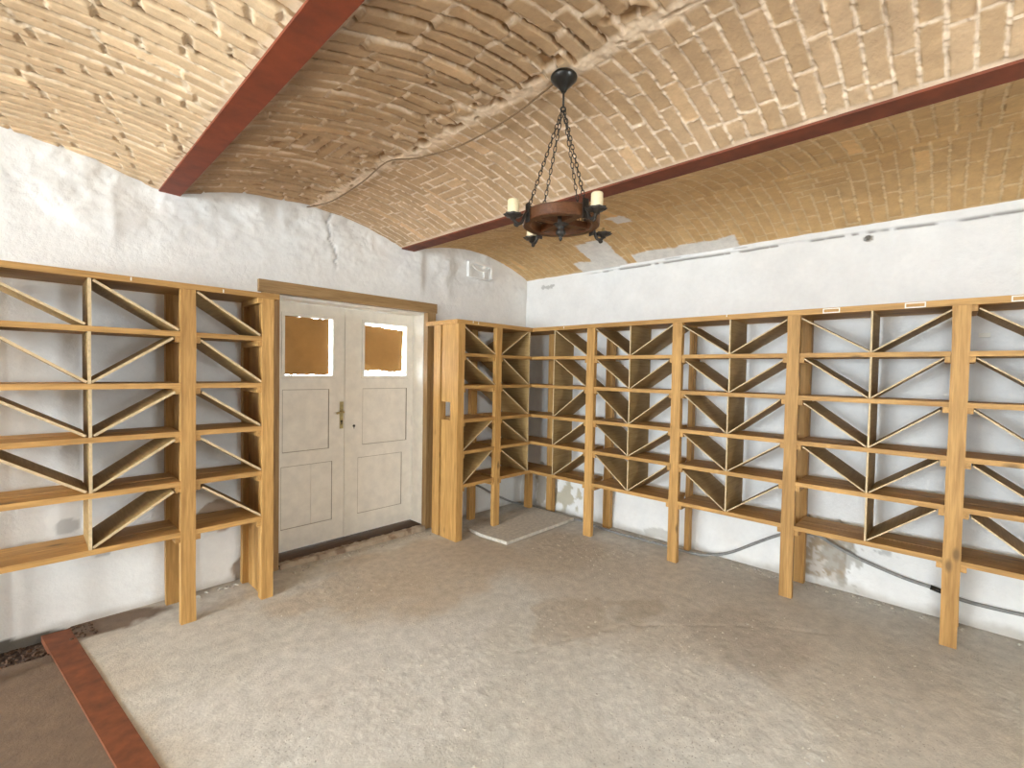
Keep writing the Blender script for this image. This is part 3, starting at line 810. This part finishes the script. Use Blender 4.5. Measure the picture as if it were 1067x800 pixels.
# -- short rack between door and corner
DC = 0.512
tc_ = [1.712, 1.418, 1.108, 0.818, 0.512]; zc_ = 1.972
Bk = Rack('wine_rack', 'L', 'narrow pine wine rack beside the door with a closed plank side, reaching into the corner', (-0.95, -0.3, 0))
Bk.post(-1.465, -1.390, DC - .052, DC, zc_)
bm_poly = [(0.277, 0), (DC - .053, 0), (DC - .053, zc_), (0.277, zc_), (0.277, 1.262), (0.405, 1.262), (0.405, 1.098), (0.277, 1.098)]
bm = bmesh.new(); add_prism(bm, [(-1.463, -d, z) for d, z in bm_poly], [(-1.436, -d, z) for d, z in bm_poly])
obj('side_board', bm, PINE[2], Bk.r, bevel=0.0025)
Bk.post(-1.465, -1.395, .153, .255, zc_)
Bk.post(-0.989, -0.913, DC - .045, DC, zc_, 0.036)
Bk.post(-0.975, -0.895, .09, .14, zc_)
Bk.box('top_board', -1.485, -0.466, 0.05, DC + .004, zc_ + .0005, 2.010, PINE[0])
bay(Bk, -1.390, -0.989, tc_, zc_, DC, None, [(B, ''), (B, ''), ('', ''), ('/', ''), ('/', '')], 0.010, back=.14, depth_back=.14, only=None)
bay(Bk, -0.913, -0.505, tc_, zc_, DC, None, [('/', ''), (B, ''), (B, ''), (B, ''), (B, '')], 0.010, cl=(True, False), back=.14, depth_back=.14, shelf_ext=(0, 0.038))
for i, z in enumerate(tc_):
    hi = zc_ if i == 0 else tc_[i - 1] - .03
    pale_edge(Bk.box('divider', -0.505, -0.493, 0.12, DC - .006, z, hi, HB[1], 0), 1)
# -- long rack on the right wall
DR = 0.462
trr_ = [1.712, 1.420, 1.108, 0.820, 0.512]; zr2 = 1.972
Rr = Rack('wine_rack', 'R', 'long pine wine rack along the right wall, running from the corner out of the picture', (-0.25, -2.5, 0))
PO = [(1.196, 1.282), (2.040, 2.118), (2.872, 2.950), (3.708, 3.785), (4.545, 4.625)]
for i, (u0, u1) in enumerate(PO):
    Rr.post(u0, u1, DR - .044, DR, zr2)
    w_ = 0.04 if i == 1 else 0.078
    Rr.post(u0 + .005, u0 + .005 + w_, .075, .135 if i == 1 else .125, zr2)
Rr.post(0.465, 0.545, .07, .13, zr2)
Rr.post(0.27, 0.35, .23, .28, 0.482, 0.037)
Rr.box('top_board', 0.05, 4.635, 0.055, DR + .004, zr2 + .0005, 2.010, PINE[1])
V = (B, '/')
bay(Rr, 0.515, 1.196, trr_, zr2, DR, 0.803, [('', B), ('', B), ('', '/'), ('', '/'), ('', '/')], 0.008, cl=(False, True), back=.135, depth_back=.135, shelf_ext=(0.43, 0))
bay(Rr, PO[0][1], PO[1][0], trr_, zr2, DR, 1.650, [V] * 5, 0.008, back=.13, depth_back=.08)
bay(Rr, PO[1][1], PO[2][0], trr_, zr2, DR, 2.488, [V] * 5, 0.008, back=.13, depth_back=.08)
bay(Rr, PO[2][1], PO[3][0], trr_, zr2, DR, 3.342, [V, V, V, V, ('', '/')], 0.008, back=.13, depth_back=.08)
bay(Rr, PO[3][1], PO[4][0], trr_, zr2, DR, 4.165, [V] * 5, 0.008, back=.13, depth_back=.08, top_cleat=(True, False))

def frame_label(R, u0, u1, z0, z1, D, th=0.006, solid=False):
    bm = bmesh.new()
    def bx(a, b, c, d):
        p = R.m(a, D + .004, c); q = R.m(b, D + .008, d); add_box(bm, p[0], q[0], p[1], q[1], p[2], q[2])
    bx(u0, u1, z1 - th, z1); bx(u0, u1, z0, z0 + th); bx(u0, u0 + th, z0 + th, z1 - th); bx(u1 - th, u1, z0 + th, z1 - th)
    o = obj('label_holder', bm, M_LABEL, R.r); o['label'] = 'white rectangular label frame'
frame_label(Rr, 3.078, 3.172, 1.974, 2.006, DR)
frame_label(Rr, 3.496, 3.592, 1.974, 2.006, DR)
frame_label(Rr, 3.936, 4.030, 1.974, 2.006, DR)
for R_, u, z, D_ in ((A, -3.735, 2.022, DL), (A, -3.29, 2.016, DL), (Bk, -1.30, 1.998, DC), (Bk, -1.235, 1.994, DC), (Rr, .92, 1.994, DR), (Rr, 2.46, 2.004, DR)):
    p = R_.m(u, D_ + .0035, z - .010); q = R_.m(u + .006, D_ + .006, z + .010)
    bm = bmesh.new(); add_box(bm, p[0], q[0], p[1], q[1], p[2], q[2]); 
    o = obj('staple', bm, M_LABEL, R_.r); o['label'] = 'pale torn label scrap with staple'
# small sticker on the wall behind the rack
bm = bmesh.new(); add_box(bm, -0.030, -0.005, -3.880, -3.828, 1.815, 1.842)
tag(obj('wall_tag', bm, M_LABEL, bevel=0.002), 'small pale tag on the white wall behind the rack, at its upper right', 'tag')

# ------------------------------------------------------------------ slab, cables, floor strip
bm = bmesh.new()
add_prism(bm, [(-1.215, -0.565, .006), (-1.185, -0.885, .006), (-0.19, -0.895, .006), (-0.20, -0.33, .006), (-1.19, -0.36, .006)],
          [(-1.215, -0.565, .035), (-1.185, -0.885, .035), (-0.19, -0.895, .035), (-0.20, -0.33, .035), (-1.19, -0.36, .035)])
tag(obj('cement_board', bm, M_SLAB, bevel=0.004), 'flat grey cement slab lying on the floor under the corner rack', 'slab')

def pipe(name, pts, r, mat, label, cat, sub=6):
    bm = bmesh.new(); add_tube(bm, smooth_path(pts, sub), r, 10)
    return tag(obj(name, bm, mat, smooth=True), label, cat)
conduit = pipe('conduit', [(-1.02, -.045, .43), (-.86, -.045, .355), (-.734, -.045, .295), (-.58, -.05, .205), (-.436, -.06, .13), (-.30, -.10, .06), (-.20, -.18, .03), (-.15, -.32, .022),
                 (-.158, -.42, .018), (-.158, -.62, .016), (-.16, -.92, .016), (-.19, -1.15, .016), (-.21, -1.42, .016), (-.185, -1.85, .016), (-.185, -2.12, .016),
                 (-.15, -2.28, .03), (-.075, -2.42, .075), (-.055, -2.60, .195), (-.052, -2.735, .285), (-.052, -2.86, .35), (-.055, -2.96, .37),
                 (-.055, -3.04, .362), (-.052, -3.128, .318), (-.055, -3.30, .258), (-.055, -3.51, .208), (-.058, -3.68, .186), (-.058, -3.80, .158), (-.058, -3.95, .155), (-.058, -4.20, .17), (-.058, -4.6, .22), (-.058, -5.2, .30)],
     0.0115, M_CABLE, 'grey conduit sagging along the foot of the right wall behind the rack', 'conduit')
bm = bmesh.new(); add_tube(bm, [(-.0565, -3.655, .1885), (-.058, -3.74, .172)], 0.016, 12)
o = obj('coupling', bm, M_BLACK, conduit, smooth=True); o['label'] = 'black coupling'

def vz(x):   # vault soffit of the middle bay
    x0, x1 = BEAMS[1][1] - 0.02, BEAMS[2][0] + 0.02; xc = (x0 + x1) / 2; hw = (x1 - x0) / 2
    return 2.668 + 0.158 * (1 - abs((x - xc) / hw) ** 2.1)
cord = [(-2.61, -.030, .02), (-2.60, -.10, .03), (-2.55, -.34, .03), (-2.565, -.80, .022), (-2.61, -1.12, .018), (-2.60, -1.25, .018), (-2.53, -1.42, .03), (-2.475, -1.74, .035), (-2.49, -2.11, .03), (-2.53, -2.36, .022), (-2.545, -2.430, .020)]
pipe('cord', [(x, y, vz(x) - o) for x, y, o in cord], 0.0042, M_CORD, 'thin brown cord running along the vault crown from the wall to the chandelier', 'cord')

bm = bmesh.new()
for k in range(2): pass
pa = [(-4.085, -0.02), (-3.965, -0.03), (-3.79, -1.56), (-3.57, -3.4), (-3.68, -3.4), (-3.905, -1.45)]
add_prism(bm, [(x, y, -0.030) for x, y in pa], [(x, y, 0.006) for x, y in pa])
tag(obj('floor_rail', bm, M_REDFLOOR, bevel=0.003), 'flat red painted iron strip let into the floor at the lower left', 'iron strip')

# plastered junction box high on the wall beside the corner
bx_ = empty('junction_box', (-0.76, -0.01, 2.6)); tag(bx_, 'small square plastered over junction box high on the wall near the corner', 'junction box')
bm = bmesh.new()
for a, b, c, d in ((-0.94, -0.905, 2.535, 2.695), (-0.62, -0.59, 2.555, 2.705), (-0.905, -0.62, 2.675, 2.700), (-0.905, -0.62, 2.530, 2.548)):
    add_box(bm, a, b, -0.034, 0.02, c, d)
obj('box_rim', bm, M_PLAINWALL, bx_, bevel=0.006)
bm = bmesh.new(); add_box(bm, -0.906, -0.619, -0.012, 0.02, 2.546, 2.677)
add_tube(bm, smooth_path([(-0.90, -0.022, 2.675), (-0.83, -0.026, 2.630), (-0.75, -0.026, 2.618), (-0.67, -0.026, 2.64), (-0.62, -0.022, 2.68)]), 0.010, 8)
add_tube(bm, smooth_path([(-0.72, -0.022, 2.62), (-0.715, -0.026, 2.58), (-0.72, -0.022, 2.545)]), 0.012, 8)
obj('box_lid', bm, M_PLAINWALL, bx_)
# rusty hook on the right wall
bm = bmesh.new()
add_tube(bm, smooth_path([(0.0, -3.25, 2.545), (-0.03, -3.25, 2.545), (-0.045, -3.245, 2.535), (-0.045, -3.24, 2.515)]), 0.007, 8)
add_lathe(bm, [(0.018, 0), (0.014, 0.010)], (-0.004, -3.25, 2.545), (-1, 0, 0), 12)
tag(obj('wall_hook', bm, M_STEEL, smooth=True), 'small metal hook in a chipped spot high on the right wall', 'hook')

# ------------------------------------------------------------------ chandelier
CX, CY = -2.575, -2.504
ch = empty('chandelier', (CX, CY, 2.1)); tag(ch, 'wagon wheel chandelier of dark wood hanging on four chains from the vault', 'chandelier')
rt = Vector((0.689, -0.724, 0)); nr = Vector((-0.724, -0.689, 0))
bm = bmesh.new()
add_lathe(bm, [(0.046, 0.014), (0.054, 0.006), (0.0565, 0.0), (0.055, -0.007), (0.041, -0.022), (0.023, -0.040), (0.013, -0.053), (0.008, -0.062)], (CX, CY, 2.782), n=28)
obj('canopy', bm, M_BLACK, ch, smooth=True)
bm = bmesh.new(); add_tube(bm, [(CX, CY, 2.74), (CX, CY, 2.665)], 0.0045, 8)
add_tube(bm, [Vector((CX, CY, 2.652)) + (rt * math.cos(a) + Vector((0, 0, 1)) * math.sin(a)) * 0.010 for a in [2 * math.pi * k / 14 for k in range(14)]], 0.004, 6, True)
obj('rod', bm, M_IRON, ch, smooth=True)
RZ0, RZ1, RO, RI = 2.166, 2.214, 0.162, 0.128
bm = bmesh.new(); n = 56
prof = [(RO, RZ0 + .004), (RO - .004, RZ0), (RI + .004, RZ0), (RI, RZ0 + .004), (RI, RZ1 - .004), (RI + .004, RZ1), (RO - .004, RZ1), (RO, RZ1 - .004)]
rg = [[bm.verts.new((CX + r_ * math.cos(2 * math.pi * k / n), CY + r_ * math.sin(2 * math.pi * k / n), z_)) for r_, z_ in prof] for k in range(n)]
for k in range(n):
    for j in range(8):
        bm.faces.new([rg[k][j], rg[(k + 1) % n][j], rg[(k + 1) % n][(j + 1) % 8], rg[k][(j + 1) % 8]])
obj('wheel_rim', bm, WHEEL, ch)
arms = []
for a0 in (60.3, 150.3, 240.3, 330.3):       # measured from the view's right, towards the viewer
    a = math.radians(a0); arms.append((rt * math.cos(a) + nr * math.sin(a)).normalized())
for dv in (arms[0], arms[1]):
    bm = bmesh.new(); sd = Vector((-dv.y, dv.x, 0))
    for s in (-1, 1):
        a = Vector((CX, CY, 0)) + dv * s * 0.02; b = Vector((CX, CY, 0)) + dv * s * (RI + .004)
        w1 = 0.017
        add_prism(bm, [a + sd * w1 + Vector((0, 0, RZ0 + .008)), a - sd * w1 + Vector((0, 0, RZ0 + .008)), a - sd * w1 + Vector((0, 0, RZ0 + .034)), a + sd * w1 + Vector((0, 0, RZ0 + .034))],
                  [b + sd * w1 + Vector((0, 0, RZ0 + .008)), b - sd * w1 + Vector((0, 0, RZ0 + .008)), b - sd * w1 + Vector((0, 0, RZ0 + .034)), b + sd * w1 + Vector((0, 0, RZ0 + .034))])
    obj('spoke', bm, WHEEL, ch, bevel=0.003)
bm = bmesh.new()
add_lathe(bm, [(0.028, 0.03), (0.034, 0.02), (0.034, -0.012), (0.020, -0.020), (0.013, -0.030), (0.020, -0.040), (0.021, -0.050), (0.012, -0.060), (0.006, -0.066), (0.008, -0.072), (0.003, -0.082)], (CX, CY, RZ0 + .02), n=20)
obj('hub', bm, M_IRON, ch, smooth=True)
top = Vector((CX, CY, 2.645))
for i, dv in enumerate(arms):
    c = Vector((CX, CY, 0))
    sd = Vector((-dv.y, dv.x, 0))
    # strap plate on the rim
    bm = bmesh.new()
    def bxl(r0, r1, w, z0, z1):
        p = [c + dv * r + sd * s * w for r, s in ((r0, -1), (r1, -1), (r1, 1), (r0, 1))]
        add_prism(bm, [q + Vector((0, 0, z0)) for q in p], [q + Vector((0, 0, z1)) for q in p])
    bxl(RO, RO + .005, .014, RZ0 - .012, RZ1 + .018)
    bxl(RI - .006, RO + .005, .009, RZ1, RZ1 + .005)
    strap = obj('strap', bm, M_IRON, ch, bevel=0.001)
    # scrolled arm, drip pan, candle sleeve
    bm = bmesh.new()
    prof_a = [(RO + .004, RZ0 + .030), (RO + .018, RZ0 + .010), (RO + .028, RZ0 - .014), (RO + .044, RZ0 - .024), (RO + .062, RZ0 - .018), (RO + .070, RZ0 - .004)]
    add_tube(bm, smooth_path([c + dv * r + Vector((0, 0, z)) for r, z in prof_a]), 0.0065, 8)
    add_tube(bm, smooth_path([c + dv * r + Vector((0, 0, z)) for r, z in [(RO + .044, RZ0 - .024), (RO + .052, RZ0 - .034), (RO + .062, RZ0 - .030), (RO + .058, RZ0 - .022)]]), 0.005, 8)
    arm = obj('arm', bm, M_IRON, ch, smooth=True)
    pc = c + dv * (RO + .070)
    bm = bmesh.new()
    N_ = 32; rings = []
    for (r_, z_, wv_) in ((0.010, -.012, 0), (0.014, -.002, 0), (0.030, .002, .002), (0.037, .010, .004), (0.034, .011, .003), (0.026, .006, 0), (0.010, .005, 0)):
        rings.append([bm.verts.new(pc + Vector(((r_ + wv_ * math.cos(8 * t_)) * math.cos(t_), (r_ + wv_ * math.cos(8 * t_)) * math.sin(t_), RZ0 - .002 + z_))) for t_ in [2 * math.pi * k / N_ for k in range(N_)]])
    for a_, b_ in zip(rings[:-1], rings[1:]):
        for k in range(N_): bm.faces.new([a_[k], a_[(k + 1) % N_], b_[(k + 1) % N_], b_[k]])
    bm.faces.new(rings[0]); bm.faces.new(rings[-1])
    obj('drip_pan', bm, M_IRON, arm, smooth=True)
    if i != 3:
        bm = bmesh.new()
        add_lathe(bm, [(0.0225, 0.004), (0.023, 0.02), (0.0225, 0.062), (0.020, 0.066), (0.013, 0.067), (0.012, 0.058)], pc + Vector((0, 0, RZ0)), n=24)
        obj('candle_sleeve', bm, M_WAX, arm, smooth=True)
    else:
        bm = bmesh.new(); add_lathe(bm, [(0.006, 0.003), (0.006, 0.03), (0.004, 0.032)], pc + Vector((0, 0, RZ0)), n=12)
        o = obj('candle_holder', bm, M_BRASS, arm, smooth=True); o['label'] = 'bare socket without its sleeve'
    # chain
    bm = bmesh.new()
    cd = dv if i != 3 else (rt * math.cos(math.radians(310)) + nr * math.sin(math.radians(310)))
    e0 = top + cd * 0.006; e1 = c + cd * (RO - .006) + Vector((0, 0, RZ1 + .014))
    Lc = (e1 - e0).length; m_ = int(Lc / 0.0215); ax = (e1 - e0).normalized()
    s1 = ax.cross(Vector((0, 0, 1))).normalized(); s2 = ax.cross(s1)
    for k in range(m_):
        q = e0 + (e1 - e0) * ((k + .5) / m_)
        tw = math.radians(45 + 90 * (k % 2) + random.uniform(-14, 14))
        sv = s1 * math.cos(tw) + s2 * math.sin(tw)
        hl = Lc / m_ / 2 + 0.0015; hwid = 0.0062; pts = []
        for t_ in range(12):
            an = 2 * math.pi * t_ / 12
            ca, sa = math.cos(an), math.sin(an)
            pts.append(q + ax * (ca * hwid + math.copysign(hl - hwid, ca) if abs(ca) > 1e-6 else 0) + sv * sa * hwid)
        add_tube(bm, pts, 0.0019, 6, True)
    obj('chain', bm, M_IRON, ch, smooth=True)

# ------------------------------------------------------------------ crumbs of mortar on the floor (nobody could count them)
bm = bmesh.new(); rnd = random.Random(5)
FEET = [(-x1_, -x0_, -y1_, -y0_) for x0_, x1_, y0_, y1_ in ()]
for (u0_, u1_) in PO: FEET += [(-DR - .02, -DR + .06, -u1_ - .02, -u0_ + .02), (-.15, -.06, -u1_ - .03, -u0_ + .02)]
for (u0_, u1_) in ((-3.53, -3.42), (-3.09, -2.98), (-4.40, -4.29), (-1.48, -1.38)): FEET.append((u0_, u1_, -.54, -.03))
FEET.append((-1.25, -.17, -.92, -.30))
def crumb(x, y, r):
    if any(a0 < x < a1 and b0 < y < b1 for a0, a1, b0, b1 in FEET): return
    m4 = Matrix.Translation((x, y, floor_z(x, y) + r * 0.35)) @ Matrix.Rotation(rnd.uniform(0, 6), 4, 'Z') @ Matrix.Diagonal((r * rnd.uniform(.7, 1.5), r, r * rnd.uniform(.5, .8), 1))
    g = bmesh.ops.create_icosphere(bm, subdivisions=1, radius=1.0, matrix=m4)
    for v in g['verts']:
        v.co += Vector((rnd.uniform(-.25, .25) * r, rnd.uniform(-.25, .25) * r, rnd.uniform(-.15, .15) * r))
n_ = 0
while n_ < 700:
    x = rnd.uniform(-3.7, -0.5); y = rnd.uniform(-3.7, -0.7)
    if float(fbm(np.array([x * 1.5 + 3]), np.array([-y * 1.5]), 402, 4)[0]) < rnd.uniform(.42, .62): continue
    crumb(x, y, rnd.choice((.0022, .0022, .003, .003, .004, .0055))); n_ += 1
for k in range(160):
    crumb(-0.10 + rnd.uniform(-.10, .03), rnd.uniform(-4.3, -1.0), rnd.uniform(.004, .011))
for k in range(30):
    crumb(rnd.uniform(-3.4, -2.95), -0.05 - abs(rnd.gauss(0, .05)), rnd.uniform(.004, .010))
for k in range(90):
    crumb(rnd.uniform(-2.75, -1.5), -0.10 - abs(rnd.gauss(0, .04)), rnd.uniform(.004, .012))
tag(obj('mortar_crumbs', bm, M_CRUMB), 'crumbs of mortar and grit scattered over the concrete floor', 'grit', kind='stuff')
bm = bmesh.new()
for k in range(170):
    x = rnd.uniform(-4.45, -3.86); y = -abs(rnd.gauss(.08, .07)) - .015
    crumb(x, y, rnd.uniform(.005, .014))
tag(obj('rubble', bm, M_SOIL), 'dark rubble and earth along the wall foot at the lower left', 'rubble', kind='stuff')

# ------------------------------------------------------------------ light: daylight through the windows
w = bpy.data.worlds.new('daylight'); SC.world = w; w.use_nodes = True
bg = w.node_tree.nodes['Background']
bg.inputs['Color'].default_value = (0.835, 0.94, 1.03, 1); bg.inputs['Strength'].default_value = 22.0
def portal(name, loc, rot, sx, sy):
    l = bpy.data.lights.new(name, 'AREA'); l.shape = 'RECTANGLE'; l.size = sx; l.size_y = sy
    l.cycles.is_portal = True
    o = bpy.data.objects.new(name, l); COL.objects.link(o); o.location = loc; o.rotation_euler = rot
    return o
portal('window_daylight', (XW - .20, (WIN1[0] + WIN1[1]) / 2, (WIN1[2] + WIN1[3]) / 2), (0, math.radians(-90), 0), WIN1[3] - WIN1[2], WIN1[1] - WIN1[0])
portal('window_daylight', (XW - .20, (WIN2[0] + WIN2[1]) / 2, (WIN2[2] + WIN2[3]) / 2), (0, math.radians(-90), 0), WIN2[3] - WIN2[2], WIN2[1] - WIN2[0])
portal('window_daylight', ((WIN3[0] + WIN3[1]) / 2, YS - .20, (WIN3[2] + WIN3[3]) / 2), (math.radians(90), 0, 0), WIN3[1] - WIN3[0], WIN3[3] - WIN3[2])

# ------------------------------------------------------------------ camera
cam = bpy.data.cameras.new('camera'); co = bpy.data.objects.new('camera', cam); COL.objects.link(co)
yaw, pit, rol = -0.0250, -0.0265, 0.0177
a = math.pi / 4 + yaw
F = Vector((math.cos(a) * math.cos(pit), math.sin(a) * math.cos(pit), math.sin(pit)))
R0 = Vector((math.sin(a), -math.cos(a), 0)); U0 = R0.cross(F)
R1 = R0 * math.cos(rol) + U0 * math.sin(rol); U1 = -R0 * math.sin(rol) + U0 * math.cos(rol)
m = Matrix((R1, U1, -F)).transposed().to_4x4(); m.translation = (-4.14105, -3.72569, 1.55)
co.matrix_world = m
cam.sensor_width = 36; cam.sensor_fit = 'HORIZONTAL'; cam.lens = 484.014 / 1067 * 36; cam.clip_start = 0.02
SC.camera = co

SC.cycles.use_denoising = True
SC.cycles.max_bounces = 8; SC.cycles.diffuse_bounces = 6
SC.view_settings.view_transform = 'Standard'; SC.view_settings.look = 'None'
SC.view_settings.gamma = 1; SC.view_settings.exposure = 1.05; SC.view_settings.use_curve_mapping = False
